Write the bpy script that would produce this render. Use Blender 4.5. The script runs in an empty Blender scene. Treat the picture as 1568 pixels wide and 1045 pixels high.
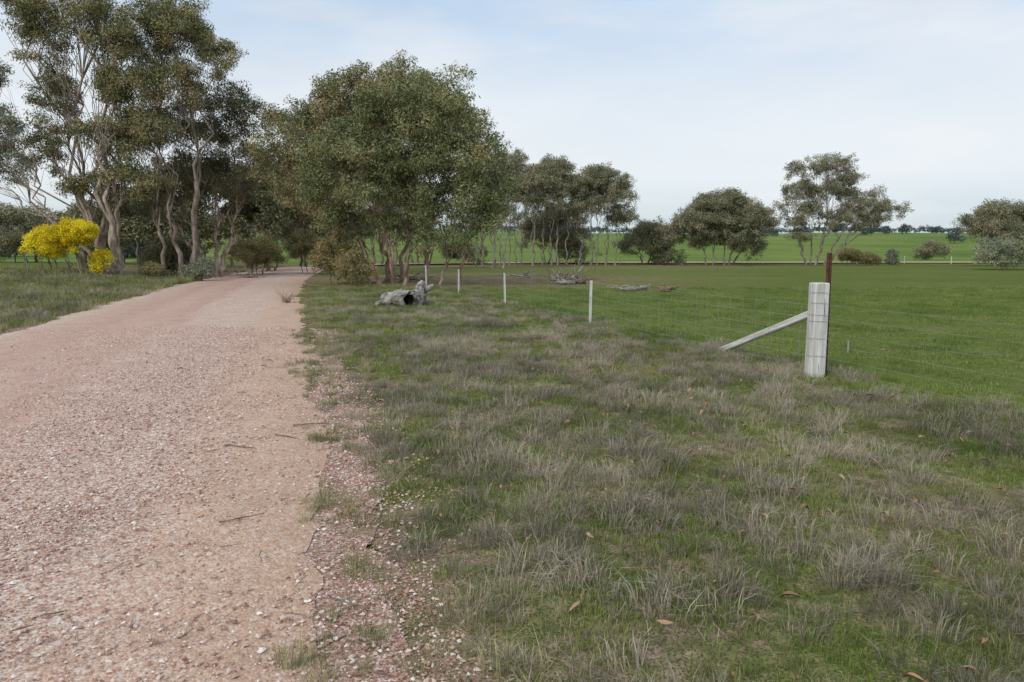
import bpy, math, random
import numpy as np
from mathutils import Vector, Euler
random.seed(7); rng=np.random.default_rng(7)
sc=bpy.context.scene
sc.view_settings.view_transform='Standard'; sc.view_settings.look='None'; sc.view_settings.exposure=0

# ------------------------------------------------------------------ helpers
_tab=rng.random((256,256))
def vn(x,y,s=1.0,o=0):
    x=np.asarray(x,float)*s+o*17.3+1000; y=np.asarray(y,float)*s+o*9.1+1000
    xi=np.floor(x).astype(int); yi=np.floor(y).astype(int)
    fx=x-xi; fy=y-yi; fx=fx*fx*(3-2*fx); fy=fy*fy*(3-2*fy)
    a=_tab[xi%256,yi%256]; b=_tab[(xi+1)%256,yi%256]; c=_tab[xi%256,(yi+1)%256]; d=_tab[(xi+1)%256,(yi+1)%256]
    return (a*(1-fx)+b*fx)*(1-fy)+(c*(1-fx)+d*fx)*fy
def sstep(a,b,x):
    t=np.clip((np.asarray(x,float)-a)/(b-a),0,1); return t*t*(3-2*t)

class Mat:
    def __init__(s,name):
        s.m=bpy.data.materials.new(name); s.m.use_nodes=True; s.nt=s.m.node_tree
        s.b=s.nt.nodes['Principled BSDF']; s.b.inputs['Roughness'].default_value=0.85
        s.b.inputs['Specular IOR Level'].default_value=0.2
    def n(s,t,ins=None,**props):
        nd=s.nt.nodes.new(t)
        for k,v in props.items(): setattr(nd,k,v)
        if ins:
            for k,v in ins.items():
                if isinstance(v,bpy.types.NodeSocket): s.nt.links.new(v,nd.inputs[k])
                else: nd.inputs[k].default_value=v
        return nd
    def math(s,op,a,b=0.0,clamp=False):
        nd=s.n('ShaderNodeMath',{0:a,1:b},operation=op); nd.use_clamp=clamp; return nd.outputs[0]
    def mix(s,f,a,b,blend='MIX'):
        nd=s.nt.nodes.new('ShaderNodeMix'); nd.data_type='RGBA'; nd.blend_type=blend
        for i,v in ((0,f),(6,a),(7,b)):
            if isinstance(v,bpy.types.NodeSocket): s.nt.links.new(v,nd.inputs[i])
            else: nd.inputs[i].default_value=(tuple(v)+(1,) if i>0 and len(v)==3 else v)
        return nd.outputs[2]
    def ramp(s,f,stops,interp='LINEAR'):
        nd=s.nt.nodes.new('ShaderNodeValToRGB'); cr=nd.color_ramp; cr.interpolation=interp
        while len(cr.elements)<len(stops): cr.elements.new(0.5)
        for e,(p,c) in zip(cr.elements,stops):
            e.position=p; e.color=tuple(c)+(1,) if not isinstance(c,(int,float)) else (c,c,c,1)
        s.nt.links.new(f,nd.inputs[0]); return nd.outputs[0]
    def noise(s,scale,detail=4,rough=.55,vec=None):
        nd=s.n('ShaderNodeTexNoise',{'Scale':scale,'Detail':detail,'Roughness':rough})
        if vec is not None: s.nt.links.new(vec,nd.inputs['Vector'])
        return nd.outputs['Fac']
    def col(s,c):
        if isinstance(c,bpy.types.NodeSocket): s.nt.links.new(c,s.b.inputs['Base Color'])
        else: s.b.inputs['Base Color'].default_value=tuple(c)+(1,)
    def bump(s,h,dist=.01,strength=1.0):
        bn=s.n('ShaderNodeBump',{'Height':h,'Distance':dist,'Strength':strength})
        s.nt.links.new(bn.outputs[0],s.b.inputs['Normal'])

def mk_mesh(name,V,F,mats=(),attrs=None,smooth=False,midx=None):
    me=bpy.data.meshes.new(name)
    me.from_pydata([tuple(v) for v in V],[],[tuple(f) for f in F])
    for m in mats: me.materials.append(m)
    if attrs:
        for k,a in attrs.items():
            at=me.attributes.new(k,'FLOAT','POINT'); at.data.foreach_set('value',np.asarray(a,np.float32))
    if midx is not None: me.polygons.foreach_set('material_index',np.asarray(midx,np.int32))
    if smooth: me.polygons.foreach_set('use_smooth',[True]*len(me.polygons))
    me.update(); return me
def mk_obj(name,me,parent=None,link=True):
    ob=bpy.data.objects.new(name,me)
    if link: sc.collection.objects.link(ob)
    if parent: ob.parent=parent
    return ob
def empty(name,loc=(0,0,0)):
    e=bpy.data.objects.new(name,None); e.empty_display_size=.3; sc.collection.objects.link(e); e.location=loc; return e

def scatter(name,P,R,S,coll,parent=None,seed=0,realize=False):
    """one object, instancing the meshes of coll on its points"""
    P=np.asarray(P,np.float32); n=len(P); me=bpy.data.meshes.new(name)
    me.vertices.add(n); me.vertices.foreach_set('co',P.ravel())
    a=me.attributes.new('rot','FLOAT_VECTOR','POINT'); a.data.foreach_set('vector',np.asarray(R,np.float32).ravel())
    a=me.attributes.new('scl','FLOAT','POINT'); a.data.foreach_set('value',np.asarray(S,np.float32))
    g=np.random.default_rng(seed)
    a=me.attributes.new('idx','INT','POINT'); a.data.foreach_set('value',g.integers(0,1000,n).astype(np.int32))
    a=me.attributes.new('rnd','FLOAT','POINT'); a.data.foreach_set('value',g.random(n).astype(np.float32))
    me.update(); ob=mk_obj(name,me,parent)
    ng=bpy.data.node_groups.new('scatter_'+name,'GeometryNodeTree')
    ng.interface.new_socket('Geometry',in_out='INPUT',socket_type='NodeSocketGeometry')
    ng.interface.new_socket('Geometry',in_out='OUTPUT',socket_type='NodeSocketGeometry')
    gi=ng.nodes.new('NodeGroupInput'); go=ng.nodes.new('NodeGroupOutput')
    iop=ng.nodes.new('GeometryNodeInstanceOnPoints'); ci=ng.nodes.new('GeometryNodeCollectionInfo')
    ci.inputs['Collection'].default_value=coll; ci.inputs['Separate Children'].default_value=True; ci.inputs['Reset Children'].default_value=True
    iop.inputs['Pick Instance'].default_value=True
    def na(nm,t):
        nd=ng.nodes.new('GeometryNodeInputNamedAttribute'); nd.data_type=t; nd.inputs['Name'].default_value=nm; return [o for o in nd.outputs if o.enabled and o.name=='Attribute'][0]
    L=ng.links.new
    L(gi.outputs[0],iop.inputs['Points']); L(ci.outputs[0],iop.inputs['Instance'])
    L(na('idx','INT'),iop.inputs['Instance Index']); L(na('rot','FLOAT_VECTOR'),iop.inputs['Rotation']); L(na('scl','FLOAT'),iop.inputs['Scale'])
    if realize:
        rz=ng.nodes.new('GeometryNodeRealizeInstances'); L(iop.outputs[0],rz.inputs[0]); L(rz.outputs[0],go.inputs[0])
    else: L(iop.outputs[0],go.inputs[0])
    md=ob.modifiers.new('scatter','NODES'); md.node_group=ng
    return ob

# ------------------------------------------------------------------ road layout
ctrl=[(6.9,-22),(3.34,-10),(-.6,2.35),(-3.74,12.3),(-7.9,25.6),(-10.7,35),(-13.2,45),(-16.2,60),(-16.2,70),(-12,80),(-2,87),(14,90.5),(45,92),(100,93),(220,95)]
def catmull(pts,step):
    out=[]; P=[np.array(p,float) for p in pts]; P=[2*P[0]-P[1]]+P+[2*P[-1]-P[-2]]
    for i in range(1,len(P)-2):
        n=max(2,int(np.linalg.norm(P[i+1]-P[i])/step(P[i])))
        for k in range(n):
            t=k/n; a,b,c,d=P[i-1],P[i],P[i+1],P[i+2]
            out.append(.5*((2*b)+(-a+c)*t+(2*a-5*b+4*c-d)*t*t+(-a+3*b-3*c+d)*t**3))
    out.append(P[-2]); return np.array(out)
RE=catmull(ctrl,lambda p: .09 if abs(p[1])<13 else (.3 if p[1]<40 else 1.0))
ROADW=5.8
tan_=np.gradient(RE,axis=0); tan_/=np.linalg.norm(tan_,axis=1)[:,None]
LEFTN=np.stack([-tan_[:,1],tan_[:,0]],1)
CEN=RE+LEFTN*ROADW/2
def xr(y): # right edge x for the straight part
    return np.interp(y,[p[1] for p in ctrl[:8]],[p[0] for p in ctrl[:8]])
Csub=CEN[::6]
def road_dist(x,y):
    x=np.asarray(x,float); y=np.asarray(y,float); sh=x.shape; x=x.ravel(); y=y.ravel(); d=np.full(x.shape,1e9)
    for i in range(0,len(Csub)):
        dd=(x-Csub[i,0])**2+(y-Csub[i,1])**2
        np.minimum(d,dd,out=d)
    return np.sqrt(d).reshape(sh)-ROADW/2
def xf(y): return 3.88-.345*(np.asarray(y)-8.56)   # fence line

def hgt(x,y,rd=None):
    x=np.asarray(x,float); y=np.asarray(y,float)
    if rd is None: rd=road_dist(x,y)
    off=sstep(0.0,1.2,rd)
    z=-.006+off*(.006+.05*(vn(x,y,.7)-.45)+.035*(vn(x,y,2.3,2)-.5)+.012*(vn(x,y,7,3)-.5))
    left=(x<xr(np.clip(y,-22,60))-ROADW/2)*(y<75)
    z=z+left*.5*sstep(.5,9,rd)
    far=sstep(112,650,y)
    z=z+far*(11+9*vn(x,y,.0035,5)+3*vn(x,y,.011,6))
    z=z+sstep(650,1500,y)*12*(vn(x,y,.0022,8)) - sstep(60,800,-y)*5
    z=z+sstep(115,300,y)*2.0*(vn(x,y,.012,7)-.3)
    return z

# ------------------------------------------------------------------ materials
def terrain_mat():
    m=Mat('ground_mat'); tc=m.n('ShaderNodeNewGeometry').outputs['Position']
    at=lambda k:m.n('ShaderNodeAttribute',attribute_name=k).outputs['Fac']
    n1=m.noise(.9,3,.6,tc); n2=m.noise(11,4,.75,tc); n3=m.noise(75,2,.75,tc); n4=m.noise(.12,3,.6,tc)
    verge=m.ramp(n2,[(.33,(.10,.10,.05)),(.45,(.18,.155,.09)),(.54,(.27,.20,.14)),(.66,(.38,.28,.21))])
    green=m.ramp(n2,[(.36,(.075,.11,.022)),(.5,(.13,.175,.035)),(.62,(.26,.24,.09))])
    gmask=m.ramp(n1,[(.44,0.0),(.58,.85)])
    verge=m.mix(gmask,verge,green)
    pad=m.ramp(n2,[(.32,(.075,.12,.026)),(.5,(.14,.195,.045)),(.68,(.26,.27,.10))])
    pad=m.mix(m.ramp(n1,[(.42,0.0),(.7,.6)]),pad,(.21,.20,.09))
    pad=m.mix(m.ramp(n4,[(.42,0.0),(.60,.6)]),pad,(.12,.165,.04))
    far=m.ramp(m.noise(.02,4,.65,tc),[(.3,(.12,.19,.05)),(.5,(.18,.26,.07)),(.7,(.27,.30,.10))])
    c=m.mix(at('paddock'),verge,pad); 
    bm=m.math('MULTIPLY',at('bare'),m.ramp(m.noise(1.7,3,.65,tc),[(.35,0.0),(.6,1.0)]),True)
    c=m.mix(bm,c,m.ramp(n3,[(.3,(.22,.14,.095)),(.6,(.40,.27,.20))]))
    c=m.mix(at('far'),c,far)
    c=m.mix(m.ramp(n3,[(.38,.85),(.53,0.0)]),c,(.055,.05,.025))
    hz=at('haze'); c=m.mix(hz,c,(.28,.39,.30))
    m.col(c); m.b.inputs['Roughness'].default_value=1.0; m.b.inputs['Specular IOR Level'].default_value=0.0
    return m.m
def road_mat():
    m=Mat('road_gravel_mat'); uv=m.n('ShaderNodeUVMap',uv_map='UVMap').outputs[0]
    pos=m.n('ShaderNodeNewGeometry').outputs['Position']
    sx=m.n('ShaderNodeSeparateXYZ',{0:uv}); s=sx.outputs[0]
    st=m.n('ShaderNodeMapping',{'Vector':uv,'Scale':(1,.12,1)}).outputs[0]
    nl=m.noise(1.6,4,.6,st); n2=m.noise(2.2,4,.65,pos); n3=m.noise(30,3,.7,pos)
    ss=m.math('ADD',s,m.math('MULTIPLY',m.math('SUBTRACT',nl,.5),1.1)); ss=m.math('DIVIDE',ss,5.8)
    base=m.ramp(ss,[(0,(.53,.35,.235)),(.13,(.61,.405,.28)),(.24,(.64,.455,.35)),(.42,(.61,.405,.305)),(.48,(.52,.325,.255)),(.62,(.58,.38,.30)),(.72,(.51,.315,.25)),(.88,(.59,.39,.295)),(.95,(.64,.48,.365)),(1,(.50,.34,.22))])
    gm=m.ramp(ss,[(0,.35),(.12,.45),(.24,1.0),(.41,.95),(.48,.35),(.85,.35),(.95,.9)])
    v=m.n('ShaderNodeTexVoronoi',{'Vector':pos,'Scale':70.0}); v2=m.n('ShaderNodeTexVoronoi',{'Vector':pos,'Scale':36.0})
    r=m.n('ShaderNodeSeparateColor',{0:v.outputs['Color']}).outputs[0]; r2=m.n('ShaderNodeSeparateColor',{0:v2.outputs['Color']}).outputs[1]
    chip=m.ramp(r,[(0,(.21,.11,.08)),(.18,(.46,.27,.20)),(.5,(.61,.415,.32)),(.8,(.72,.59,.50)),(1,(.83,.78,.72))])
    c=m.mix(m.math('MULTIPLY',gm,.75),base,chip)
    big=m.ramp(r2,[(.88,0.0),(.91,.85)]); c=m.mix(m.math('MULTIPLY',big,gm),c,(.76,.67,.59))
    dk=m.ramp(n2,[(.3,.74),(.6,1.0)]); c=m.mix(.6,c,dk,'MULTIPLY')
    c=m.mix(m.ramp(n3,[(.35,.45),(.5,0.0)]),c,(.32,.19,.135))
    m.col(c); h=m.math('ADD',m.math('MULTIPLY',v.outputs['Distance'],-.8),m.math('ADD',n3,m.math('MULTIPLY',n2,2.5)))
    m.bump(h,.014,.6); m.b.inputs['Roughness'].default_value=.95; return m.m
def shoulder_mat():
    m=Mat('shoulder_gravel_mat'); pos=m.n('ShaderNodeNewGeometry').outputs['Position']
    v=m.n('ShaderNodeTexVoronoi',{'Vector':pos,'Scale':80.0}); r=m.n('ShaderNodeSeparateColor',{0:v.outputs['Color']}).outputs[0]
    c=m.ramp(r,[(0,(.19,.09,.065)),(.35,(.37,.21,.16)),(.7,(.48,.31,.24)),(1,(.72,.62,.55))])
    n=m.noise(6,4,.65,pos); c=m.mix(m.ramp(n,[(.45,.0),(.62,.75)]),c,(.21,.16,.09))
    m.col(c); m.bump(v.outputs['Distance'],.012,.6); return m.m
def leaf_mat(name,a,b,c,spec=.25,nz=True,inst=False,noff=.5):
    m=Mat(name); r=m.n('ShaderNodeObjectInfo').outputs['Random']; t=m.n('ShaderNodeAttribute',attribute_name='tone').outputs['Fac']
    q=m.n('ShaderNodeAttribute',attribute_name='rnd').outputs['Fac']
    if inst: f=m.math('ADD',m.math('MULTIPLY',r,.5),m.math('MULTIPLY',t,.5))
    else: f=m.math('ADD',m.math('MULTIPLY',r,.12),m.math('ADD',m.math('MULTIPLY',q,.4),m.math('MULTIPLY',t,.48)))
    if nz:
        pos=m.n('ShaderNodeNewGeometry').outputs['Position']
        f=m.math('ADD',f,m.math('MULTIPLY',m.math('SUBTRACT',m.noise(.6,1,.5,pos),noff),1.4),True)
    m.col(m.ramp(f,[(.1,a),(.5,b),(.95,c)])); m.b.inputs['Roughness'].default_value=.6; m.b.inputs['Specular IOR Level'].default_value=spec
    return m.m
def bark_mat(name,a,b,c):
    m=Mat(name); pos=m.n('ShaderNodeNewGeometry').outputs['Position']
    mp=m.n('ShaderNodeMapping',{'Vector':pos,'Scale':(3,3,.7)}).outputs[0]
    f=m.noise(1.6,4,.65,mp); m.col(m.ramp(f,[(.32,a),(.5,b),(.68,c)])); return m.m
def simple(name,a,b,scale=8,rough=.8,metal=0,bump=.003,stretch=(1,1,1)):
    m=Mat(name); tc=m.n('ShaderNodeTexCoord').outputs['Object']; mp=m.n('ShaderNodeMapping',{'Vector':tc,'Scale':stretch}).outputs[0]
    f=m.noise(scale,5,.65,mp); m.col(m.ramp(f,[(.35,a),(.65,b)])); m.b.inputs['Roughness'].default_value=rough; m.b.inputs['Metallic'].default_value=metal
    m.bump(f,bump,.6); return m.m

M_ground=terrain_mat(); M_road=road_mat(); M_sh=shoulder_mat()
M_leaf=leaf_mat('eucalyptus_leaf_mat',(.12,.13,.055),(.26,.255,.115),(.46,.34,.18))
M_leafgreen=leaf_mat('green_leaf_mat',(.12,.14,.055),(.25,.27,.12),(.43,.36,.19),noff=.54)
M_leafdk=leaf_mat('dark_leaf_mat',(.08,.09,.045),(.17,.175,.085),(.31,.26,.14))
M_leafgrey=leaf_mat('grey_leaf_mat',(.15,.17,.11),(.26,.29,.19),(.36,.35,.22))
M_leaffar=leaf_mat('far_leaf_mat',(.14,.15,.085),(.26,.255,.15),(.40,.33,.21))
M_wattle=leaf_mat('wattle_flower_mat',(.60,.46,.01),(.88,.72,.02),(.95,.82,.06))
M_shrub=leaf_mat('shrub_leaf_mat',(.15,.15,.06),(.28,.25,.11),(.42,.31,.15))
M_horizon=leaf_mat('hazed_horizon_leaf_mat',(.07,.10,.095),(.10,.135,.12),(.13,.165,.145))  # distance haze put into the leaf colours as a bluish tint
M_bark=bark_mat('bark_mat',(.10,.08,.06),(.22,.175,.135),(.38,.31,.25))
M_barkpale=bark_mat('pale_bark_mat',(.15,.115,.085),(.36,.28,.21),(.68,.60,.51))
M_barkgrey=bark_mat('grey_bark_mat',(.12,.10,.085),(.25,.21,.175),(.42,.37,.32))
M_barkred=bark_mat('reddish_bark_mat',(.14,.09,.065),(.33,.22,.165),(.56,.43,.33))
M_grey=leaf_mat('dry_tussock_mat',(.16,.145,.105),(.315,.275,.205),(.52,.44,.34),.1,inst=True)
M_olive=leaf_mat('olive_grass_mat',(.13,.145,.055),(.26,.26,.11),(.46,.42,.24),.1,inst=True)
M_green=leaf_mat('green_grass_mat',(.075,.12,.025),(.145,.205,.04),(.28,.30,.08),.1,inst=True)
M_padg=leaf_mat('paddock_grass_mat',(.085,.135,.03),(.145,.205,.045),(.27,.30,.09),.1,inst=True)
def peb_mat():
    m=Mat('pebble_mat'); t=m.n('ShaderNodeAttribute',attribute_name='tone').outputs['Fac']
    m.col(m.ramp(t,[(0,(.20,.105,.08)),(.25,(.44,.26,.20)),(.6,(.60,.42,.33)),(.85,(.70,.57,.48)),(1,(.84,.79,.74))])); return m.m
M_peb=peb_mat()
M_litter=leaf_mat('dry_leaf_mat',(.18,.09,.05),(.34,.19,.10),(.48,.32,.2),.2,False,inst=True)
M_twig=simple('twig_mat',(.12,.085,.065),(.32,.25,.20),20)
M_deadwood=simple('deadwood_mat',(.10,.09,.08),(.48,.44,.40),6,.9,0,.012,(1,1,1))
M_redwood=simple('broken_wood_mat',(.11,.07,.05),(.27,.18,.12),6)
M_white=simple('white_paint_mat',(.44,.41,.36),(.78,.77,.74),2.4,.75,0,.003,(9,9,.6))
M_whitepk=simple('white_steel_mat',(.62,.62,.60),(.8,.8,.78),6,.5)
M_rust=simple('rusty_steel_mat',(.07,.035,.025),(.17,.085,.055),18,.8,.3)
M_wire=simple('fence_wire_mat',(.24,.235,.23),(.40,.39,.38),20,.5,.3)
M_dark=simple('hollow_dark_mat',(.02,.018,.016),(.05,.045,.04),8)

# ------------------------------------------------------------------ terrain sheet
def axis(lo,mid0,mid1,hi,step,g):
    a=list(np.arange(mid0,mid1,step)); s=step; v=a[-1]
    while v<hi: s*=g; v+=s; a.append(v)
    s=step; v=a[0]; b=[]
    while v>lo: s*=g; v-=s; b.append(v)
    return np.array(b[::-1]+a)
X=axis(-1600,-24,18,1600,.16,1.05); Y=axis(-400,-1,34,2400,.16,1.045)
GX,GY=np.meshgrid(X,Y); RD=road_dist(GX,GY); Z=hgt(GX,GY,RD)
nx,ny=len(X),len(Y)
V=np.stack([GX.ravel(),GY.ravel(),Z.ravel()],1)
ii=np.arange(ny-1)[:,None]*nx+np.arange(nx-1)[None,:]; ii=ii.ravel()
F=np.stack([ii,ii+1,ii+1+nx,ii+nx],1)
xx,yy,rd=GX.ravel(),GY.ravel(),RD.ravel()
right=(xx>xr(np.clip(yy,-22,60)))|(yy>72)
pad=sstep(-.3,.5,xx-xf(yy)+.8*(vn(xx,yy,.8,4)-.5))*right
pad=np.maximum(pad, sstep(11,20,yy+2*vn(xx,yy,.5,9))*right*.75)
leftf=(~right)*sstep(9,13,rd); pad=np.maximum(pad,leftf*.9)
bare=np.zeros_like(xx)
bare=np.maximum(bare,1-sstep(.2,.9,(rd+.7*(vn(xx,yy,1.5,11)-.5))*np.where(right,1,.4)))
under=np.exp(-(((xx+5.5)/6)**2+((yy-36)/7)**2))+.9*np.exp(-(((xx-1)/9)**2+((yy-42)/9)**2))+.8*np.exp(-(((xx-3)/22)**2+((yy-74)/10)**2))+.9*np.exp(-(((xx+20)/9)**2+((yy-42)/8)**2))
bare=np.clip(np.maximum(bare,under*1.1),0,1)
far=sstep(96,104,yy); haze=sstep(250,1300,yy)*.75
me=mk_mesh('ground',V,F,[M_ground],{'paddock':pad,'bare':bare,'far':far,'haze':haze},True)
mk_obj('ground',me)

# ------------------------------------------------------------------ road
def strip(name,offs,jit_r,jit_l,z0,mat,i0=0,i1=None):
    E=RE[i0:i1]; L=LEFTN[i0:i1]; n=len(E); t=np.concatenate([[0],np.cumsum(np.linalg.norm(np.diff(E,axis=0),axis=1))])
    V=[];UV=[];k=len(offs)
    for j,o in enumerate(offs):
        oo=np.full(n,float(o))
        if j==0: oo+= jit_r*((vn(t,t*0+3,.9,1)-.5)*1.2+(vn(t,t*0+5,3.5,2)-.5)*.5+(vn(t,t*0,11,2)-.5)*.25)
        if j==k-1: oo+= jit_l*((vn(t,t*0+8,.7,3)-.5)*1.2+(vn(t,t*0+2,3,4)-.5)*.8)
        p=E+L*oo[:,None]
        z=z0+.15*sstep(45,85,p[:,1])+(.05*np.sin(math.pi*np.clip(oo/5.8,0,1)) if o>0.3 and len(offs)>4 else 0)
        V.append(np.stack([p[:,0],p[:,1],z+0*t],1)); UV.append(np.stack([oo,t],1))
    V=np.stack(V,1).reshape(-1,3); UV=np.stack(UV,1).reshape(-1,2)
    b=(np.arange(n-1)[:,None]*k+np.arange(k-1)[None,:]).ravel()
    F=np.stack([b,b+k,b+k+1,b+1],1)[:, ::-1]
    me=mk_mesh(name,V,F,[mat],None,True); uvl=me.uv_layers.new(name='UVMap')
    li=np.zeros(len(me.loops),np.int32); me.loops.foreach_get('vertex_index',li); uvl.data.foreach_set('uv',UV[li].astype(np.float32).ravel())
    me.update(); return mk_obj(name,me)
strip('gravel_road',[0,.4,.9,1.4,2,2.6,3.2,3.9,4.6,5.2,5.8],.28,.45,.006,M_road)
iend=int(np.argmax(RE[:,1]>11))
strip('gravel_shoulder',[-.42,-.2,.3],.45,0,.000,M_sh,0,iend)

# ------------------------------------------------------------------ blade / leaf sources
def blades(name,n,rad,h0,h1,w,lean,mat,seed,curl=.5):
    r=np.random.default_rng(seed); V=[];F=[];T=[]
    for i in range(n):
        a=r.random()*6.283; q=rad*math.sqrt(r.random()); bx,by=q*math.cos(a),q*math.sin(a)
        la=a+r.normal()*.8; ln=lean*(.3+q/rad)*r.random()*1.3; h=h0+(h1-h0)*r.random()**1.3; ww=w*(.6+.8*r.random())
        fa=r.random()*3.14; dx,dy=math.cos(fa)*ww/2,math.sin(fa)*ww/2; cx,cy=math.cos(la),math.sin(la)
        m1=(bx+cx*ln*h*.35,by+cy*ln*h*.35,h*.55); tp=(bx+cx*ln*h*(1+curl*.4),by+cy*ln*h*(1+curl*.4),h*(1-.25*ln))
        k=len(V); V+=[(bx-dx,by-dy,-.02),(bx+dx,by+dy,-.02),(m1[0]+dx*.75,m1[1]+dy*.75,m1[2]),(m1[0]-dx*.75,m1[1]-dy*.75,m1[2]),tp]
        F+=[(k,k+1,k+2,k+3),(k+3,k+2,k+4)]; T+=[r.random()]*5
    return mk_mesh(name,V,F,[mat],{'tone':T})
def coll_of(cname,objs):
    c=bpy.data.collections.new(cname)
    for o in objs: c.objects.link(o)
    return c
def make_coll(cname,oname,fn,n):
    return coll_of(cname,[bpy.data.objects.new(oname,fn(i)) for i in range(n)])
C_grey=make_coll('dry_tussock_kinds','dry_tussock',lambda i:blades('dry_tussock',95,.075+.012*(i%3),.035,.11+.02*(i%3),.0034,1.0,M_grey,100+i),6)
C_olive=make_coll('olive_tuft_kinds','olive_tuft',lambda i:blades('olive_tuft',70,.08,.04,.14,.0042,1.0,M_olive,200+i),5)
C_green=make_coll('green_grass_kinds','green_grass',lambda i:blades('green_grass',110,.20,.015,.055,.0045,.9,M_green,300+i),5)
C_mixed=make_coll('short_grass_kinds','short_grass',lambda i:blades('short_grass',100,.16,.012,.05,.0035,1.2,M_olive if i%2 else M_green,500+i),6)
C_pad=make_coll('paddock_grass_kinds','paddock_grass',lambda i:blades('paddock_grass',100,.30,.015,.05,.008,.9,M_padg,400+i),5)
def leaves(name,n,rx,rz,l,w,mat,seed,droop=.6):
    r=np.random.default_rng(seed); V=[];F=[];T=[]
    for i in range(n):
        p=r.normal(size=3); p/=np.linalg.norm(p); p*=r.random()**.45; p=p*np.array([rx,rx,rz])
        d=r.normal(size=3); d/=np.linalg.norm(d); d[2]-=droop; d/=np.linalg.norm(d)
        s=np.cross(d,r.normal(size=3)); s/=np.linalg.norm(s); L=l*(.6+.7*r.random()); W=w*(.6+.7*r.random())
        k=len(V); V+=[p,p+d*L*.45+s*W/2,p+d*L,p+d*L*.45-s*W/2]; F.append((k,k+1,k+2,k+3)); T+=[r.random()]*4
    return mk_mesh(name,V,F,[mat],{'tone':T})
def leafcoll(key,mat,n=36,rx=.38,rz=.26,l=.17,w=.05,k=6,droop=.6):
    return make_coll(key+'_kinds',key,lambda i:leaves(key,n,rx,rz,l,w,mat,len(key)*31+i,droop),k)
LC=leafcoll('leaf_spray',M_leaf); LCn=leafcoll('green_leaf_spray',M_leafgreen); LCd=leafcoll('dark_leaf_spray',M_leafdk); LCg=leafcoll('grey_leaf_spray',M_leafgrey)
LCf=leafcoll('far_leaf_spray',M_leaffar,30,.42,.26,.19,.065); LCfd=leafcoll('shade_leaf_spray',M_leafdk,28,.42,.26,.22,.075); LCw=leafcoll('wattle_blossom',M_wattle,50,.22,.2,.08,.06,4,.0)  # LCfd: far sprays in the dark foliage colours
LCs=leafcoll('shrub_leaf_spray',M_shrub,45,.3,.26,.12,.045,5,.1); LCh=leafcoll('horizon_leaf_spray',M_horizon,40,.4,.25,.22,.13,4,.2)

# ------------------------------------------------------------------ trees
class TB:
    def __init__(s): s.V=[];s.F=[]
    def tube(s,P,R,sides=7):
        P=[np.array(p,float) for p in P]; n=len(P); k0=len(s.V)
        for i in range(n):
            t=P[min(i+1,n-1)]-P[max(i-1,0)]; t/= (np.linalg.norm(t)+1e-9)
            a=np.cross(t,[.3,1,.1]); a/= (np.linalg.norm(a)+1e-9); b=np.cross(t,a)
            for j in range(sides):
                an=2*math.pi*j/sides; s.V.append(P[i]+(a*math.cos(an)+b*math.sin(an))*R[i])
        for i in range(n-1):
            for j in range(sides):
                j2=(j+1)%sides; s.F.append((k0+i*sides+j,k0+i*sides+j2,k0+(i+1)*sides+j2,k0+(i+1)*sides+j))
        s.F.append(tuple(k0+(n-1)*sides+j for j in range(sides)))
def path(r,p0,p1,n,wob,up=.35):
    p0=np.array(p0,float);p1=np.array(p1,float);L=np.linalg.norm(p1-p0)
    c=p0*.55+p1*.45; c[2]=p0[2]+(p1[2]-p0[2])*(.45+up*.4); c[:2]=p0[:2]+(p1[:2]-p0[:2])*(.45-up*.35)
    out=[]
    for i in range(n+1):
        t=i/n; p=(1-t)**2*p0+2*t*(1-t)*c+t*t*p1
        if 0<i<n: p=p+r.normal(size=3)*wob*L*np.array([1,1,.4])
        out.append(p)
    return out
NL={}
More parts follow.
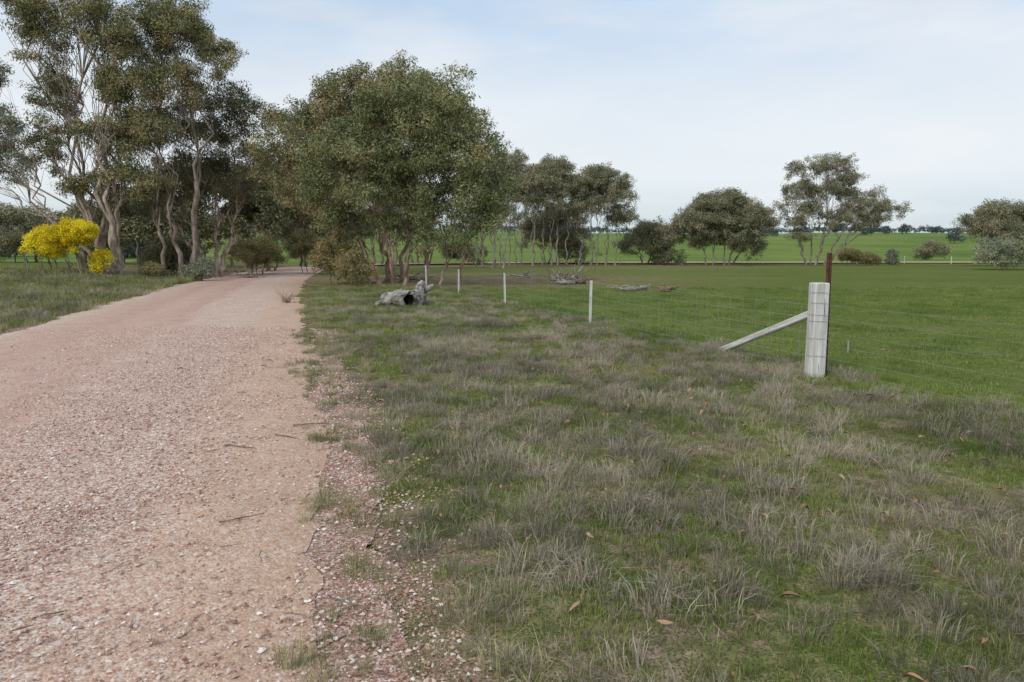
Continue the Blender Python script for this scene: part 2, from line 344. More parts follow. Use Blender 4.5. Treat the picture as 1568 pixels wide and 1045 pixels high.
def tree(name,base,lobes,r0=.2,stems=2,lc=None,bark=None,seed=0,dens=1.0,cs=1.0,fork=.35,spread=.5,subr=.75,percl=9,twigs=True,infl=1.0):
    """base world xy; lobes: (x,y,z,rx,ry,rz) world metres"""
    r=np.random.default_rng(seed); bz=float(hgt(np.array([base[0]]),np.array([base[1]]))[0]); B=np.array([base[0],base[1],bz])
    root=empty(name,B); tb=TB(); lob=[np.array(l,float) for l in lobes]
    for l in lob: l[3:]*=infl
    lob.sort(key=lambda l:l[0])
    n=max(1,min(stems,len(lob))); groups=[list(g) for g in np.array_split(np.arange(len(lob)),n)]
    P=[];S=[]
    for gi,g in enumerate(groups):
        cen=np.mean([lob[i][:3] for i in g],axis=0)
        sb=B+np.array([(gi-(n-1)/2)*spread+r.normal()*.15,r.normal()*spread*.5,-.15])
        fk=sb+(cen-sb)*fork; fk[2]=bz+(min(lob[i][2] for i in g)-bz)*min(.85,fork+.12)
        pp=path(r,sb,fk,6,.03,.3); rr=r0*(.6+.6*r.random()); tb.tube(pp,[rr*(1.35 if i==0 else 1.05-.07*i) for i in range(7)],9)
        for i in g:
            l=lob[i]; c=l[:3]+np.array([0,0,-l[5]*.2])
            st=pp[r.integers(3,7)]
            bp=path(r,st,c,7,.045,.25); r1=rr*.42; tb.tube(bp,[r1*(1-.11*k) for k in range(8)],6)
            area=(l[3]*l[4]+l[3]*l[5]+l[4]*l[5])/3*4*math.pi
            ns=max(4,int(area*dens*.42/(subr*subr)))
            for k in range(ns):
                d=r.normal(size=3); d/=np.linalg.norm(d)
                if d[2]<-.25 and r.random()<.4: d[2]=-d[2]
                q=.35+.75*r.random()**.6
                sc_=l[:3]+d*q*l[3:6]; sr=subr*(.45+.8*r.random())
                if twigs:
                    s0=bp[r.integers(3,8)]; tp=path(r,s0,sc_-np.array([0,0,sr*.1]),4,.06,.2); tb.tube(tp,[r1*.24,r1*.19,r1*.14,r1*.10,r1*.05],4)
                m=max(2,int(percl*(.6+.8*r.random())*(sr/subr)**2))
                for _ in range(m):
                    e=r.normal(size=3); e/=np.linalg.norm(e); e*=r.random()**.4
                    P.append(sc_+e*np.array([sr,sr,sr*.62])); S.append(cs*(.7+.5*r.random()))
    P=np.array(P)-B; V=[v-B for v in tb.V]
    me=mk_mesh('trunk_and_limbs',V,tb.F,[bark or M_bark],None,True); mk_obj('trunk_and_limbs',me,root)
    R=np.stack([r.normal(size=len(P))*.3,r.normal(size=len(P))*.3,r.random(len(P))*6.28],1)
    NL[name]=NL.get(name,0)+len(P)
    scatter('foliage',P,R,S,lc or LC,root,seed,True); return root
def gen(name,x,y,h,w,seed,n=8,low=.45,flat=1.0,**kw):
    r=np.random.default_rng(seed+50); L=[]; bz=float(hgt(np.array([x]),np.array([y]))[0])
    for i in range(n):
        a=6.283*(i*.618+r.random()*.15); q=math.sqrt((i+.5)/n)*.95; lr=w*(.16+.08*r.random()); 
        rz=lr*(.68)*flat
        zz=h*(1-(1-low)*.8*q*q*(.4+.9*r.random()))-rz
        L.append((x+math.cos(a)*q*(w/2-lr),y+math.sin(a)*q*(w/2-lr)*.8,bz+zz,lr,lr,rz))
    return tree(name,(x,y),L,seed=seed,**kw)

T3=lambda x,y,z,rx,rz:(x,y,z,rx,rx,rz)
tree('eucalyptus_tree',(-7.0,36),[T3(-6.6,36,9.5,2.3,1.4),T3(-8.8,36.5,8.6,1.8,1.4),T3(-4.6,36.5,9.1,1.7,1.3),T3(-11.0,36,7.5,1.6,1.4),T3(-9.6,37,6.6,1.8,1.4),T3(-12.1,36,6.3,1.0,1.0),T3(-7,37,7.6,2.2,1.3),T3(-3.3,37,8.0,1.7,1.3),T3(-10.8,36,4.9,1.3,1.1),T3(-7.5,37,5.5,2.0,1.2),T3(-9.3,36.5,3.6,1.2,.9)],
     r0=.15,stems=4,lc=LC,bark=M_barkred,seed=11,dens=1.4,percl=12,spread=.9,infl=1.08)
tree('eucalyptus_tree',(-4.6,33),[T3(-3.3,32,7.7,1.7,1.5),T3(-5.0,31.6,7.2,1.8,1.4),T3(-6.9,32,6.1,1.8,1.4),T3(-2.3,32.4,6.0,1.5,1.4),T3(-1.7,32,4.5,1.4,1.2),T3(-4.3,31.5,5.2,1.7,1.3),T3(-8.8,32.5,6.0,1.3,1.0),T3(-8.4,33,4.4,1.2,1.0),T3(-6.2,32,4.3,1.4,1.0),T3(-1.6,32,3.1,1.1,.8),T3(-3.7,32,3.5,1.2,.9),T3(-5.2,32.5,2.9,1.0,.6),T3(-7.6,33,3.0,1.0,.7),T3(-2.4,32,2.2,.8,.6),T3(-4.4,31.6,2.3,.7,.5)],
     r0=.12,stems=6,lc=LCn,bark=M_barkred,seed=12,dens=1.35,percl=12,spread=.75,infl=1.08)
tree('eucalyptus_tree',(-22.4,38),[T3(-25,38,12.9,1.4,1.8),T3(-25.1,38.5,9.8,1.0,2.0),T3(-22.6,38,14.2,1.3,1.5),T3(-26.3,38,15,1.4,1.3),T3(-22.3,38,7.4,1.0,1.5),T3(-25.2,38,7.2,.9,1.3),T3(-23.6,39,17,2.2,1.6),T3(-21.4,38,9.8,.9,1.5),T3(-23.3,38,5.2,1.2,.8),T3(-21.2,38,5.6,1.0,.9),T3(-21.3,38,12,1.0,1.4)],
     r0=.36,stems=2,lc=LC,bark=M_barkpale,seed=21,dens=1.1,percl=11,fork=.4,subr=.58,spread=.6)
tree('eucalyptus_tree',(-18.2,38),[T3(-19.6,38,13,1.6,1.8),T3(-17.1,38,13.0,1.6,1.5),T3(-20,38,10.3,1.4,1.6),T3(-20.5,38.5,7.4,1.2,1.5),T3(-15.9,38,11.7,1.0,1.0),T3(-19.4,39,16.4,2,1.5),T3(-18,38,10.4,1.2,1.3),T3(-19.2,38,8.0,1.1,1.2),T3(-20,38,5.2,1.2,.9)],
     r0=.19,stems=3,lc=LC,bark=M_bark,seed=22,dens=1.1,percl=11,fork=.4,subr=.58,spread=.6)
tree('eucalyptus_tree',(-18.6,42),[T3(-16.6,42,10.0,1.7,1.3),T3(-19.4,42,9.2,1.6,1.4),T3(-17.9,42,7.9,1.9,1.3),T3(-20.2,42,5.9,1.7,1.2),T3(-15.4,42,7.0,1.5,1.1),T3(-18.4,43,6.2,1.5,1.0),T3(-16.5,42,5.2,1.2,.9),T3(-21.5,42,4.2,1.3,.9),T3(-15.0,42,9.2,1.1,.9)],
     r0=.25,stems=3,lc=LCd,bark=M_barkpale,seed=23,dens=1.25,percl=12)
tree('eucalyptus_tree',(-23,37.5),[T3(-27.7,37,8.1,1.4,1.6),T3(-27.6,37,10.4,1.1,1.1),T3(-26.9,37,6.2,.9,.8),T3(-30,37,9.2,1.8,1.7),T3(-29.2,37,6,1.1,.9),T3(-28.6,37,7,1.1,1.1)],
     r0=.17,stems=2,lc=LCg,bark=M_barkpale,seed=24,dens=1.1,percl=9,fork=.3,subr=.55)
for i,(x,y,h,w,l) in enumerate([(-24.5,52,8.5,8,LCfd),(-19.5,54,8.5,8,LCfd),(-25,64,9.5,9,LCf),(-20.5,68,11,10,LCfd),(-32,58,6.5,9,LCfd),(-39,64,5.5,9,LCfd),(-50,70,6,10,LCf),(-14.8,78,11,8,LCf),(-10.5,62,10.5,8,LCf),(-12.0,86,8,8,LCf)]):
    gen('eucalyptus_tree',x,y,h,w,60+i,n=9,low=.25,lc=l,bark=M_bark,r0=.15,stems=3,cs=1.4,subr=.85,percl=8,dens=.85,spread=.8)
kw=dict(bark=M_barkgrey,r0=.12,cs=1.15,subr=.75,percl=8,dens=1.0,spread=.9)
gen('umbrella_eucalyptus_tree',-2.2,66,11.2,8,81,n=9,low=.35,lc=LCf,stems=4,**kw)
gen('umbrella_eucalyptus_tree',-.5,80,13.0,10,82,n=11,low=.4,lc=LCf,stems=5,**kw)
gen('umbrella_eucalyptus_tree',4.4,78,12.3,10,83,n=11,low=.4,lc=LCf,stems=5,**kw)
gen('umbrella_eucalyptus_tree',9.8,78,11.6,10,84,n=12,low=.35,lc=LCf,stems=5,**kw)
gen('umbrella_eucalyptus_tree',5.5,89,8,12,85,n=9,low=.3,lc=LCf,stems=4,**kw)
gen('umbrella_eucalyptus_tree',25,82,9.0,13.5,87,n=14,low=.1,lc=LCf,stems=5,**kw)
gen('umbrella_eucalyptus_tree',17,84,5.8,9,88,n=9,low=.15,lc=LCf,stems=3,**kw)
tree('umbrella_eucalyptus_tree',(36.7,82),[T3(34.5,82,11.0,2.0,1.3),T3(37.5,82,11.4,2.3,1.3),T3(39.2,82,9.8,1.8,1.2),T3(34.2,82,8.6,1.9,1.3),T3(37,82,8.4,2.2,1.4),T3(41.8,82,7.0,2.1,1.2),T3(44.6,82,6.4,1.9,1.0),T3(40.6,82,5.5,2.0,1.1),T3(35.2,82,6.0,1.9,1.2),T3(43.6,82,8.4,1.0,.8),T3(38.2,82,5.4,1.7,1.1),T3(33.6,82,4.6,1.5,1.0),T3(40,82,8,1.6,1.1),T3(42.6,82,5.2,1.5,.9),T3(34.4,82,3.2,1.3,.9),T3(32.6,82,6.6,1.2,.9)],
     r0=.15,stems=5,lc=LCf,bark=M_barkgrey,seed=89,dens=1.1,cs=1.15,percl=8,subr=.75,spread=.7)
gen('umbrella_eucalyptus_tree',53.5,75,7.4,9.5,90,n=10,low=.3,lc=LCf,stems=3,**kw)
gen('umbrella_eucalyptus_tree',60,72,8.5,9,91,n=10,low=.3,lc=LCf,stems=3,**kw)
def shrub(name,x,y,h,w,seed,lc=LCs,cs=1.0,n=6,dens=1.1,stems=3,bark=None):
    r=np.random.default_rng(seed); bz=float(hgt(np.array([x]),np.array([y]))[0]); L=[]
    for i in range(n):
        a=i*2.4+r.random(); q=w*.32*math.sqrt(i/n); k=.7+.5*r.random(); L.append((x+math.cos(a)*q,y+math.sin(a)*q,bz+h*(.30+.42*r.random()*(1-.6*i/n)),w*.2*k,w*.2*k,h*.24*k))
    return tree(name,(x,y),L,r0=.045,stems=stems,lc=lc,bark=bark or M_bark,seed=seed,dens=dens,cs=cs,subr=max(.3,w*.11),percl=7,spread=.25)
def wat(x,y,z0,w,h,seed):
    L=[]; r=np.random.default_rng(seed)
    for i in range(9):
        a=i*2.4; q=w*.36*math.sqrt(i/9); L.append((x+math.cos(a)*q,y+math.sin(a)*q*.7,z0+h*(.75-.7*r.random()*math.sqrt(i/9)),w*.17,w*.17,h*.2))
    return tree('golden_wattle_tree',(x+.15,y),L,r0=.06,stems=3,lc=LCw,bark=M_bark,seed=seed,dens=1.1,cs=.85,subr=.3,percl=8)
wat(-22.6,35.5,.9,3.3,2.4,31); wat(-25.0,36.5,1.2,1.9,1.8,32)
shrub('shrub',-8.6,34,3.0,2.6,41); shrub('shrub',-7.2,31.5,1.9,1.6,42,cs=.8); shrub('shrub',-16.9,37,1.4,1.6,43,lc=LCg,cs=.8)
shrub('shrub',-19.4,37,1.0,1.4,44,cs=.8); shrub('shrub',-15,50,3.6,3.5,45); shrub('shrub',-22,44,3,4,46,lc=LCd); shrub('shrub',-17.5,47,3.2,4,47)
for i,(x,y,h,w,l) in enumerate([(39.5,80,2.4,3,LCs),(42.3,81,1.6,2.2,LCs),(45.5,82,2.0,1.1,LCg),(43.5,60,3.9,6.5,LCg),(50,62,3.2,6,LCg),(76,125,4,6,LCf),(-6,84,4,6,LCf)]):
    shrub('shrub',x,y,h,w,130+i,lc=l,cs=1.25)
P=[];S=[]; r=np.random.default_rng(5)
def clump(cx,cy,hh,ww,k=24):
    cz=float(hgt(np.array([cx]),np.array([cy]))[0])
    for _ in range(k):
        e=r.normal(size=3); e/=np.linalg.norm(e); e*=r.random()**.4
        P.append((cx+e[0]*ww*.55,cy+e[1]*ww*.55,cz+hh*.5+e[2]*hh*.45)); S.append(3.0*(.7+.6*r.random())*hh/6)
def belt(x0,y0,x1,y1,n,h):
    for i in range(n):
        t=r.random(); cx=x0+(x1-x0)*t+r.normal()*4; cy=y0+(y1-y0)*t+r.normal()*5
        clump(cx,cy,h*(.5+.8*r.random()),h*.9)
belt(100,420,330,400,16,6); belt(-300,330,-60,300,30,8); belt(-170,160,-75,150,22,8)
belt(190,300,260,310,7,5); belt(120,520,420,560,30,6)
dd=np.arange(200,2300,12.0)
for az in np.arange(-.62,.95,.0040):
    gate=vn(az*9,.3,1.0,31)
    if gate<.42 and az<.3: continue
    if gate<.2: continue
    x_=np.sin(az)*dd; y_=np.cos(az)*dd; ang=(hgt(x_,y_)-1.6)/dd; k=int(np.argmax(ang)); D=dd[k]
    hh=D*.009*(.35+.8*r.random()); clump(x_[k],y_[k],hh,hh*1.6,16)
P=np.array(P); R=np.stack([P[:,0]*0,P[:,0]*0,r.random(len(P))*6.28],1); scatter('distant_trees',P,R,S,LCh,None,9,True)

# ------------------------------------------------------------------ grass scatter
def place(n,x0,x1,y0,y1,dens_fn,seed):
    r=np.random.default_rng(seed); x=x0+(x1-x0)*r.random(n); y=y0+(y1-y0)*r.random(n)
    k=(np.abs(x)<.95*y+2.2)&(r.random(n)<dens_fn(x,y)); x,y=x[k],y[k]
    return x,y,r
NTOT={}
def put(name,x,y,r,s0,s1,coll,seed,grow=0.0,tilt=.15):
    rd=road_dist(x,y); z=np.maximum(hgt(x,y,rd),np.where(rd<0,.006,-9)); n=len(x)
    R=np.stack([r.normal(size=n)*tilt,r.normal(size=n)*tilt,r.random(n)*6.28],1)
    S=(s0+(s1-s0)*r.random(n)**1.5)*(1+grow*np.clip(y-8,0,30))
    scatter(name,np.stack([x,y,z],1),R,S,coll,None,seed); NTOT[name+str(seed)]=n
def d_grey(x,y):
    s=x-xr(y); f=xf(y)-x; nn=vn(x,y,1.1,21)*.45+vn(x,y,3,22)*.55
    d=sstep(.36,.52,nn)*sstep(.1,1.1,s+.5*(vn(x,y,1.6,23)-.5))*sstep(-.9,.1,f)
    d*= np.where(y<9,1,np.clip(1-.06*(y-9),.15,1)); return np.maximum(d,.10*(s>.3)*(f>-.5))
x,y,r_=place(26000,-9,9,.8,27,d_grey,1); put('dry_tussock_grass',x,y,r_,.5,1.35,C_grey,1,.008)
def d_ol(x,y):
    s=x-xr(y); f=xf(y)-x; nn=vn(x,y,1.3,31)*.6+vn(x,y,4,32)*.4
    edge=np.exp(-((s-.35)/.35)**2)*.5
    return np.maximum(sstep(.42,.6,nn)*.45+.03,edge)*(s>-.02)*sstep(-1.2,0,f)
x,y,r_=place(20000,-11,9,.8,32,d_ol,2); put('olive_grass_tufts',x,y,r_,.45,1.15,C_olive,2,.01)
def d_gr(x,y):
    s=x-xr(y); f=xf(y)-x; nn=vn(x,y,.9,41)*.6+vn(x,y,3.1,42)*.4
    return (sstep(.30,.50,nn)*.8+.15*(y>9)+.15)*sstep(.15,.8,s)*(f>-1)*np.clip(1.2-.03*y,.3,1)
x,y,r_=place(14000,-10,9,.8,30,d_gr,3); put('green_grass',x,y,r_,.7,1.25,C_green,3,.03)
x,y,r_=place(3600,-3,7,1.2,7.5,lambda x,y:sstep(.3,1.0,x-xr(y))*(xf(y)-x>-.6),33); put('short_grass',x,y,r_,.6,1.1,C_mixed,33)
def d_pd(x,y): return sstep(-.6,.3,x-xf(y))*(.35+.65*vn(x,y,1.2,51))*np.clip(1.2-.03*y,.3,1)
x,y,r_=place(12000,-4,24,3,30,d_pd,4); put('paddock_grass',x,y,r_,.6,1.2,C_pad,4,.015)
def d_lv(x,y):
    s=xr(y)-ROADW-x; return sstep(.05,.9,s)*(.35+.65*sstep(.3,.6,vn(x,y,.8,61)))
x,y,r_=place(11000,-32,-7,7,38,d_lv,5); put('olive_grass_tufts',x,y,r_,.9,1.9,C_olive,5,.03)
x,y,r_=place(5000,-32,-7,7,38,d_lv,6); put('green_grass',x,y,r_,1.2,2.0,C_green,6,.03)
x,y,r_=place(5000,-32,-7,7,38,lambda x,y:d_lv(x,y)*sstep(.45,.6,vn(x,y,.5,66)),16); put('dry_tussock_grass',x,y,r_,1.2,2.2,C_grey,16,.02)
def d_sp(x,y): s=x-xr(y); return np.exp(-((s-.02)/.2)**2)*.9*sstep(.45,.62,vn(x,y,1.7,81))+ (s>-1.6)*(s<0)*.0025
x,y,r_=place(14000,-9,2,1.5,26,d_sp,7); put('olive_grass_tufts',x,y,r_,.4,1.05,C_olive,7)

# ------------------------------------------------------------------ pebbles
OV=np.array([(1,0,0),(-1,0,0),(0,1,0),(0,-1,0),(0,0,1),(.6,.6,-.5),(-.6,-.6,-.5)],float)
OF=[(0,2,4),(2,1,4),(1,3,4),(3,0,4),(0,5,2),(1,6,3)]
def pebbles(i,n,rad,s0,s1):
    r=np.random.default_rng(900+i)
    V=[];F=[];T=[]
    for k in range(n):
        s=s0+(s1-s0)*r.random()**2.5; p=(r.random(2)-.5)*2*rad; sc3=np.array([1,.6+.4*r.random(),.5+.3*r.random()])*s
        v=OV*(1+.2*r.normal(size=(len(OV),1)))*sc3; a=r.random()*6.28; ca,sa=math.cos(a),math.sin(a)
        v=np.stack([v[:,0]*ca-v[:,1]*sa+p[0],v[:,0]*sa+v[:,1]*ca+p[1],v[:,2]+s*.1],1); k0=len(V)
        V+=list(v); F+=[tuple(q+k0 for q in f) for f in OF]; T+=[r.random()]*len(v)
    return mk_mesh('pebble_patch',V,F,[M_peb],{'tone':T})
C_peb=make_coll('pebble_kinds','pebble_patch',lambda i:pebbles(i,110,.30,.003,.013),5)
def d_pb(x,y):
    s=xr(y)-x; a=np.exp(-((s-1.6)/.75)**2)*1.0+np.exp(-((s+.2)/.25)**2)*.9+.18*(s>-.6)*(s<5.8)+np.exp(-((s-5.6)/.35)**2)*.6
    return a*(s>-.6)*(s<5.9)*(.45+.55*vn(x,y,2,71))
x,y,r_=place(6500,-10,1.5,1.0,14,d_pb,8)
s_=np.clip(xr(y)-x,0,5.8); ztop=np.where(xr(y)-x>0,.006+.05*np.sin(math.pi*s_/5.8),.002)
n=len(x); scatter('gravel_stones',np.stack([x,y,ztop],1),np.stack([x*0,x*0,r_.random(n)*6.28],1),.7+.7*r_.random(n),C_peb,None,8)
def litter(i):
    r=np.random.default_rng(50+i); V=[];F=[]; L=.07; c=.012+.012*r.random()
    for k in range(6):
        t=k/5; w=.012*math.sin(math.pi*min(.98,t*.95+.04)); yb=.02*math.sin(t*2.5)
        V+=[(t*L,yb-w,c*math.sin(t*3)+.004),(t*L,yb,c*math.sin(t*3)*.7),(t*L,yb+w,c*math.sin(t*3)+.005)]
    for k in range(5):
        b=k*3; F+=[(b,b+3,b+4,b+1),(b+1,b+4,b+5,b+2)]
    return mk_mesh('fallen_leaf',V,F,[M_litter],{'tone':[r.random()]*len(V)},True)
C_lit=make_coll('fallen_leaf_kinds','fallen_leaf',litter,4)
x,y,r_=place(7000,-6,8,1,12,lambda x,y:(x>xr(y)-2.6)*(.04+.28*((x>xr(y)+.1)&(x<xf(y)))),14); n=len(x)
scatter('fallen_leaves',np.stack([x,y,np.where(x>xr(y),.02+.04*r_.random(n),.035)],1),np.stack([r_.normal(size=n)*.3,r_.normal(size=n)*.3,r_.random(n)*6.28],1),.3+1.0*r_.random(n)**3,C_lit,None,14)
tb=TB(); r=np.random.default_rng(77)
def stick(x,y,z,L,a,rad=.004):
    d=np.array([math.cos(a),math.sin(a),0]); P=[np.array([x,y,z])+d*L*(k/4-.5)+np.array([r.normal()*L*.03,r.normal()*L*.03,abs(r.normal())*.003]) for k in range(5)]
    tb.tube(P,[rad,rad*.95,rad*.9,rad*.75,rad*.5],5)
stick(-1.6,3.85,.032,.25,.55,.005); stick(-2.2,5.35,.03,.3,-.3,.006); stick(-1.85,6.1,.025,.35,.2,.007); stick(-1.95,5.7,.02,.25,-.5,.006); stick(-.75,2.9,.02,.22,2.6,.004)
for k in range(90):
    yy_=1.8+12*r.random()**1.3; xx_=float(xr(yy_))-1.7*r.random()+.5*r.random(); stick(xx_,yy_,.012+.025*(xx_<float(xr(yy_))),.04+.12*r.random(),r.random()*3.14,.002+.002*r.random())
mk_obj('fallen_twigs',mk_mesh('fallen_twigs',tb.V,tb.F,[M_twig],None,True))

# ------------------------------------------------------------------ fence
def zat(x,y): return float(hgt(np.array([x]),np.array([y]))[0])
def box(V,F,cx,cy,z0,z1,wx,wy,ch=.012,a=0,lean=(0,0)):
    k=len(V); ring=[(-wx/2+ch,-wy/2),(wx/2-ch,-wy/2),(wx/2,-wy/2+ch),(wx/2,wy/2-ch),(wx/2-ch,wy/2),(-wx/2+ch,wy/2),(-wx/2,wy/2-ch),(-wx/2,-wy/2+ch)]
    lv=[(z0,1),(z0+(z1-z0)*.33,1.0),(z0+(z1-z0)*.66,.985),(z1-ch,.98),(z1,.9)]
    for z,s in lv:
        for (x,y) in ring:
            X_=x*s;Y_=y*s; V.append((cx+X_*math.cos(a)-Y_*math.sin(a)+lean[0]*(z-z0),cy+X_*math.sin(a)+Y_*math.cos(a)+lean[1]*(z-z0),z))
    for i in range(len(lv)-1):
        for j in range(8): j2=(j+1)%8; F.append((k+i*8+j,k+i*8+j2,k+(i+1)*8+j2,k+(i+1)*8+j))
    F.append(tuple(k+(len(lv)-1)*8+j for j in range(8)))
px,py=3.88,8.58; pz=zat(px,py)
post=empty('fence_post',(0,0,0)); V=[];F=[]
box(V,F,px,py,pz-.1,pz+1.20,.195,.175,.014,.12,(-.004,0))
mk_obj('timber_post',mk_mesh('timber_post',V,F,[M_white]),post)
tb=TB(); 
for (dx,z0,z1) in ((-.03,.25,.62),(.035,.7,1.02),(.0,.06,.2),(-.05,.9,1.1)):
    tb.tube([(px+dx,py-.0865,pz+z0),(px+dx+.006,py-.087,pz+(z0+z1)/2),(px+dx,py-.0865,pz+z1)],[.001,.0035,.001],5)
mk_obj('splits',mk_mesh('splits',tb.V,tb.F,[M_dark]),post)
tb=TB()
for z in (.28,.50,.72,.80,.95,1.08):
    ring=[(px+max(-.104,min(.104,.15*math.cos(a))),py+max(-.096,min(.096,.14*math.sin(a))),pz+z) for a in np.linspace(.0,6.283,25)]
    tb.tube(ring,[.0022]*25,5)
mk_obj('wire_wraps',mk_mesh('wire_wraps',tb.V,tb.F,[M_wire]),post)
bx,by=3.42,10.75; bz=zat(bx,by); V=[];F=[]
L=math.dist((px,py,pz+.80),(bx,by,bz+.02)); box(V,F,0,0,0,L,.085,.085,.012)
br=mk_obj('brace_rail',mk_mesh('brace_rail',V,F,[M_white]),post); d=Vector((bx-px+.0,by-py,bz+.0-(pz+.80))); br.location=(px-.05,py+.09,pz+.80); br.rotation_euler=d.to_track_quat('Z','Y').to_euler()
def picket(name,x,y,h,mat,w=.045,lean=(0,0)):
    z0=zat(x,y); V=[];F=[]
    for a in (math.pi/2+.5,math.pi/2+.5+2.094,math.pi/2+.5+4.189):
        ca,sa=math.cos(a),math.sin(a); t=.004; k=len(V)
        for z in (z0-.1,z0+h):
            lx,ly=lean[0]*(z-z0),lean[1]*(z-z0)
            V+=[(x+lx-sa*t,y+ly+ca*t,z),(x+lx+sa*t,y+ly-ca*t,z),(x+lx+ca*w*.6+sa*t,y+ly+sa*w*.6-ca*t,z),(x+lx+ca*w*.6-sa*t,y+ly+sa*w*.6+ca*t,z)]
        F+=[(k,k+1,k+5,k+4),(k+1,k+2,k+6,k+5),(k+2,k+3,k+7,k+6),(k+3,k,k+4,k+7),(k+4,k+5,k+6,k+7)]
    return mk_obj(name,mk_mesh(name,V,F,[mat]))
picket('rusty_star_picket',4.02,8.62,1.57,M_rust,.058,(-.015,0))
PK=[(1.76,15.3,.96),(-.22,20.8,.95),(-2.05,26.0,.95),(-3.95,31.3,.95),(-5.8,36.8,.95),(-7.8,42.5,.95),(-10,48.5,.95)]
for i,(x,y,h) in enumerate(PK): picket('fence_picket',x,y,h,M_whitepk,.055,(-.02 if i%2 else .015,0))
picket('fence_peg',5.35,10.7,.20,M_deadwood,.022)
tb=TB(); line=[(px,py)]+[(p[0],p[1]) for p in PK]
hs=[.12,.26,.42,.58,.76,.92]
for h in hs:
    P=[]
    for i in range(len(line)-1):
        for t in (0,.25,.5,.75):
            x=line[i][0]*(1-t)+line[i+1][0]*t; y=line[i][1]*(1-t)+line[i+1][1]*t; P.append((x,y,zat(x,y)*.3+h-.012*math.sin(math.pi*t)))
    tb.tube(P,[.0022]*len(P),4)
for i in range(4):
    a,b=np.array(line[i]),np.array(line[i+1]); n=int(np.linalg.norm(b-a)/.3)
    for k in range(1,n):
        p=a+(b-a)*k/n; tb.tube([(p[0],p[1],.12),(p[0],p[1],.9)],[.0016,.0016],4)
e=(px+.345*9,py-9)
for h in hs: tb.tube([(px,py,h+.02),((px+e[0])/2,(py+e[1])/2,h-.01),(e[0],e[1],h)],[.0013]*3,4)
mk_obj('wire_fence',mk_mesh('wire_fence',tb.V,tb.F,[M_wire]))
picket('fence_picket',e[0],e[1],.95,M_whitepk)
for i in range(14):
    x=14+i*6.2; picket('fence_picket',x,88.2+.02*x,1.0,M_whitepk,.08)
for i in range(8): picket('fence_picket',-50+i*3.6,44+i*.2,1.0,M_deadwood,.1)

# ------------------------------------------------------------------ hollow log and dead timber
def hollow_log(x,y,a,L,R,name='hollow_log'):
    r=np.random.default_rng(3); z=zat(x,y); V=[];F=[];MI=[]; ns,nr=22,14
    for inner in (0,1):
        for i in range(ns):
            t=i/(ns-1); Rr=R*(1-.28*t+.12*math.sin(t*7)+.06*math.sin(t*17))*(1 if not inner else .72)
            for j in range(nr):
                an=2*math.pi*j/nr; q=Rr*(1+.16*math.sin(3*an+t*5)+.08*r.normal())
                ex=(.08*math.sin(an*4+1)+.06*r.normal()) if i==0 else 0
                V.append((t*L+ex,q*math.cos(an),R*.85+q*.95*math.sin(an)+.08*t*math.sin(t*4)))
    o=ns*nr
    for inner in (0,1):
        for i in range(ns-1):
            for j in range(nr):
                j2=(j+1)%nr; b=inner*o; f=(b+i*nr+j,b+i*nr+j2,b+(i+1)*nr+j2,b+(i+1)*nr+j); F.append(f if inner else f[::-1]); MI.append(inner)
    for j in range(nr): j2=(j+1)%nr; F.append((j,j2,o+j2,o+j)); MI.append(0)
    F.append(tuple((ns-1)*nr+j for j in range(nr))); MI.append(2)
    ob=mk_obj(name,mk_mesh(name,V,F,[M_deadwood,M_dark,M_redwood],None,False,MI)); ob.location=(x,y,z-.03); ob.rotation_euler=(0,0,a); return ob
lg=empty('hollow_log',(0,0,0))
h1=hollow_log(-2.95,19.3,2.35,1.1,.27,'log_trunk'); h1.parent=lg
h2=hollow_log(-2.95,19.75,.9,.55,.27,'log_butt'); h2.parent=lg
tb=TB()
for (p0,p1,rr) in (((-2.75,19.9,.2),(-2.6,20.1,.72),.16),((-2.7,20,.2),(-2.35,20.2,.6),.10),((-3.5,19.8,.1),(-3.9,19.5,.12),.10)):
    q=path(r,p0,p1,4,.08); tb.tube(q,[rr,rr*1.05,rr*.9,rr*.8,rr*.55],8)
mk_obj('broken_limbs',mk_mesh('broken_limbs',tb.V,tb.F,[M_deadwood],None,False),lg)
def timber(name,x,y,L,n,seed,mat,rad=.06,hmax=.5):
    r=np.random.default_rng(seed); tb=TB(); z=zat(x,y)
    for k in range(n):
        a=r.normal()*.5+(math.pi if r.random()<.5 else 0); l=L*(.4+.6*r.random()); ox,oy=r.normal(size=2)*L*.12
        p0=np.array([x+ox,y+oy,z+.04+.1*r.random()]); p1=p0+np.array([math.cos(a)*l*.6,math.sin(a)*l*.35,hmax*r.random()**2])
        q=path(r,p0,p1,6,.06,.1); rr=rad*(.4+.8*r.random()); tb.tube(q,[rr*(1-.13*i) for i in range(7)],6)
        for _ in range(2):
            s0=q[r.integers(2,6)]; s1=s0+np.array([r.normal()*l*.2,r.normal()*l*.15,abs(r.normal())*hmax*.4]); qq=path(r,s0,s1,3,.08,.1); tb.tube(qq,[rr*.4,rr*.3,rr*.2,rr*.08],4)
    return mk_obj(name,mk_mesh(name,tb.V,tb.F,[mat],None,True))
timber('fallen_branches',2.7,33.5,2.2,12,1,M_deadwood,.08,1.0); timber('fallen_branches',3.4,33.8,1.8,7,2,M_redwood,.09,.8)
timber('fallen_branches',5.3,27.5,2.4,6,3,M_deadwood,.07,.3); timber('fallen_branches',6.1,27.3,.8,5,4,M_redwood,.13,.2)
timber('fallen_branches',-5.5,36,3,9,5,M_deadwood,.07,.9); timber('fallen_branches',-21.5,37,2.5,9,6,M_deadwood,.06,.8); timber('fallen_branches',-15.6,40.5,2.6,9,7,M_deadwood,.05,.8)
timber('fallen_branches',1.0,41,3,8,8,M_deadwood,.05,.6)
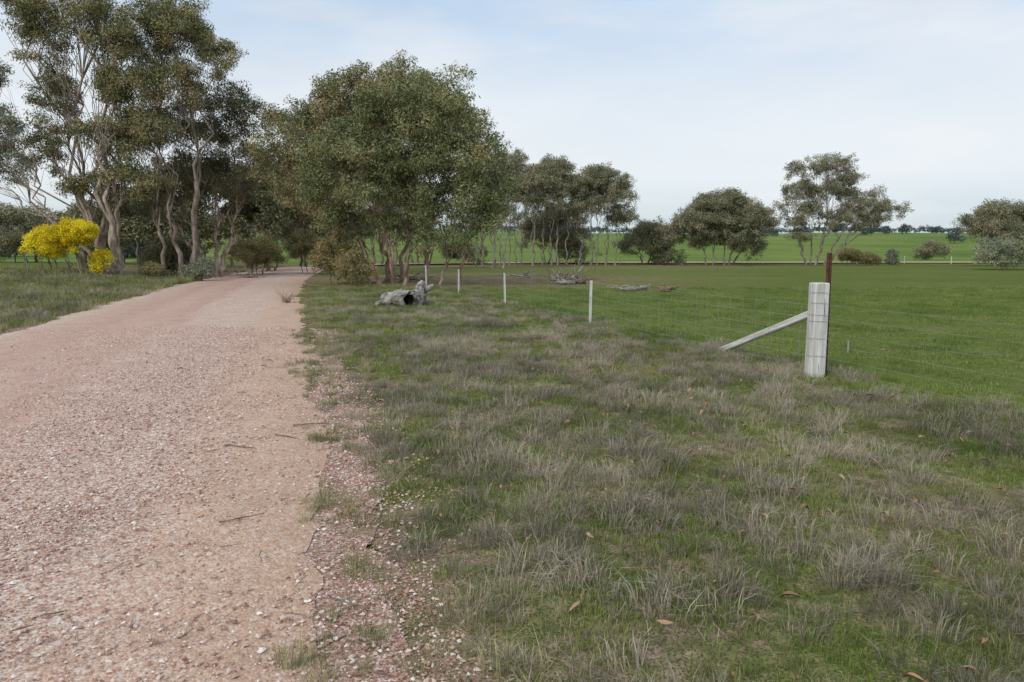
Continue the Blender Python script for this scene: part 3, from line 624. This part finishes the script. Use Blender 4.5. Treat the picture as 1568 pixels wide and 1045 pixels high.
tb=TB(); r=np.random.default_rng(8)
for k in range(46):
    a=r.random()*6.28; l=.25+.35*r.random(); p0=(-7.05+r.normal()*.06,21.2+r.normal()*.06,.0); p1=(p0[0]+math.cos(a)*l*.8,p0[1]+math.sin(a)*l*.8,l*(.4+.7*r.random()))
    tb.tube(path(r,p0,p1,4,.06),[.006,.005,.004,.003,.002],4)
mk_obj('dead_bush',mk_mesh('dead_bush',tb.V,tb.F,[M_twig]))

# ------------------------------------------------------------------ sky, sun, camera
w=bpy.data.worlds.new('World'); sc.world=w; w.use_nodes=True; nt=w.node_tree; nt.nodes.clear()
def wn(t,ins=None,**p):
    nd=nt.nodes.new(t)
    for k,v in p.items(): setattr(nd,k,v)
    for k,v in (ins or {}).items():
        if isinstance(v,bpy.types.NodeSocket): nt.links.new(v,nd.inputs[k])
        else: nd.inputs[k].default_value=v
    return nd
SE,SA=math.radians(38),math.radians(-140)   # sun behind the camera, to the left
sky=wn('ShaderNodeTexSky',sky_type='NISHITA'); sky.sun_disc=False; sky.sun_elevation=SE; sky.sun_rotation=SA; sky.dust_density=1.5
tc=wn('ShaderNodeTexCoord'); sp=wn('ShaderNodeSeparateXYZ',{0:tc.outputs['Generated']})
cr=wn('ShaderNodeValToRGB',{0:sp.outputs[2]}); e=cr.color_ramp.elements
stops=[(0.0,(.50,.62,.71)),(.045,(.64,.74,.82)),(.10,(.84,.89,.93)),(.2,(.82,.88,.94)),(.34,(.58,.74,.94)),(1,(.80,.87,.97))]
while len(e)<len(stops): e.new(.5)
for el,(p,c) in zip(e,stops): el.position=p; el.color=c+(1,)
mp=wn('ShaderNodeMapping',{'Vector':tc.outputs['Generated'],'Scale':(1,1,3.6)})
nz=wn('ShaderNodeTexNoise',{'Vector':mp.outputs[0],'Scale':1.9,'Detail':5.0,'Roughness':.52})
mr=wn('ShaderNodeMapRange',{0:nz.outputs[0],1:.35,2:.62,3:.76,4:1.0})
nz2=wn('ShaderNodeTexNoise',{'Vector':mp.outputs[0],'Scale':3.1,'Detail':6.0,'Roughness':.55})
mr2=wn('ShaderNodeMapRange',{0:nz2.outputs[0],1:.44,2:.66,3:0.0,4:.7})
mx=nt.nodes.new('ShaderNodeMix'); mx.data_type='RGBA'; nt.links.new(mr2.outputs[0],mx.inputs[0]); nt.links.new(cr.outputs[0],mx.inputs[6]); mx.inputs[7].default_value=(.88,.905,.93,1)
b1=wn('ShaderNodeBackground',{0:sky.outputs[0],1:.13}); b2=wn('ShaderNodeBackground',{0:mx.outputs[2],1:1.0})
ms=wn('ShaderNodeMixShader',{0:mr.outputs[0],1:b1.outputs[0],2:b2.outputs[0]}); wo=wn('ShaderNodeOutputWorld',{0:ms.outputs[0]})
sl=bpy.data.lights.new('sun','SUN'); sl.energy=1.5; sl.angle=math.radians(14); sl.color=(1,.96,.90)
so=bpy.data.objects.new('sun',sl); sc.collection.objects.link(so)
az=SA; sd=Vector((math.sin(az)*math.cos(SE),math.cos(az)*math.cos(SE),math.sin(SE)))
so.rotation_euler=sd.to_track_quat('Z','Y').to_euler(); so.location=sd*50
cd=bpy.data.cameras.new('camera'); cd.sensor_width=36; cd.lens=36*1040/1568; cd.clip_end=5000; cd.clip_start=.05
co=bpy.data.objects.new('camera',cd); sc.collection.objects.link(co); co.location=(0,0,1.6); co.rotation_euler=(math.radians(90-7.5),0,0); sc.camera=co
print(NTOT,NL)
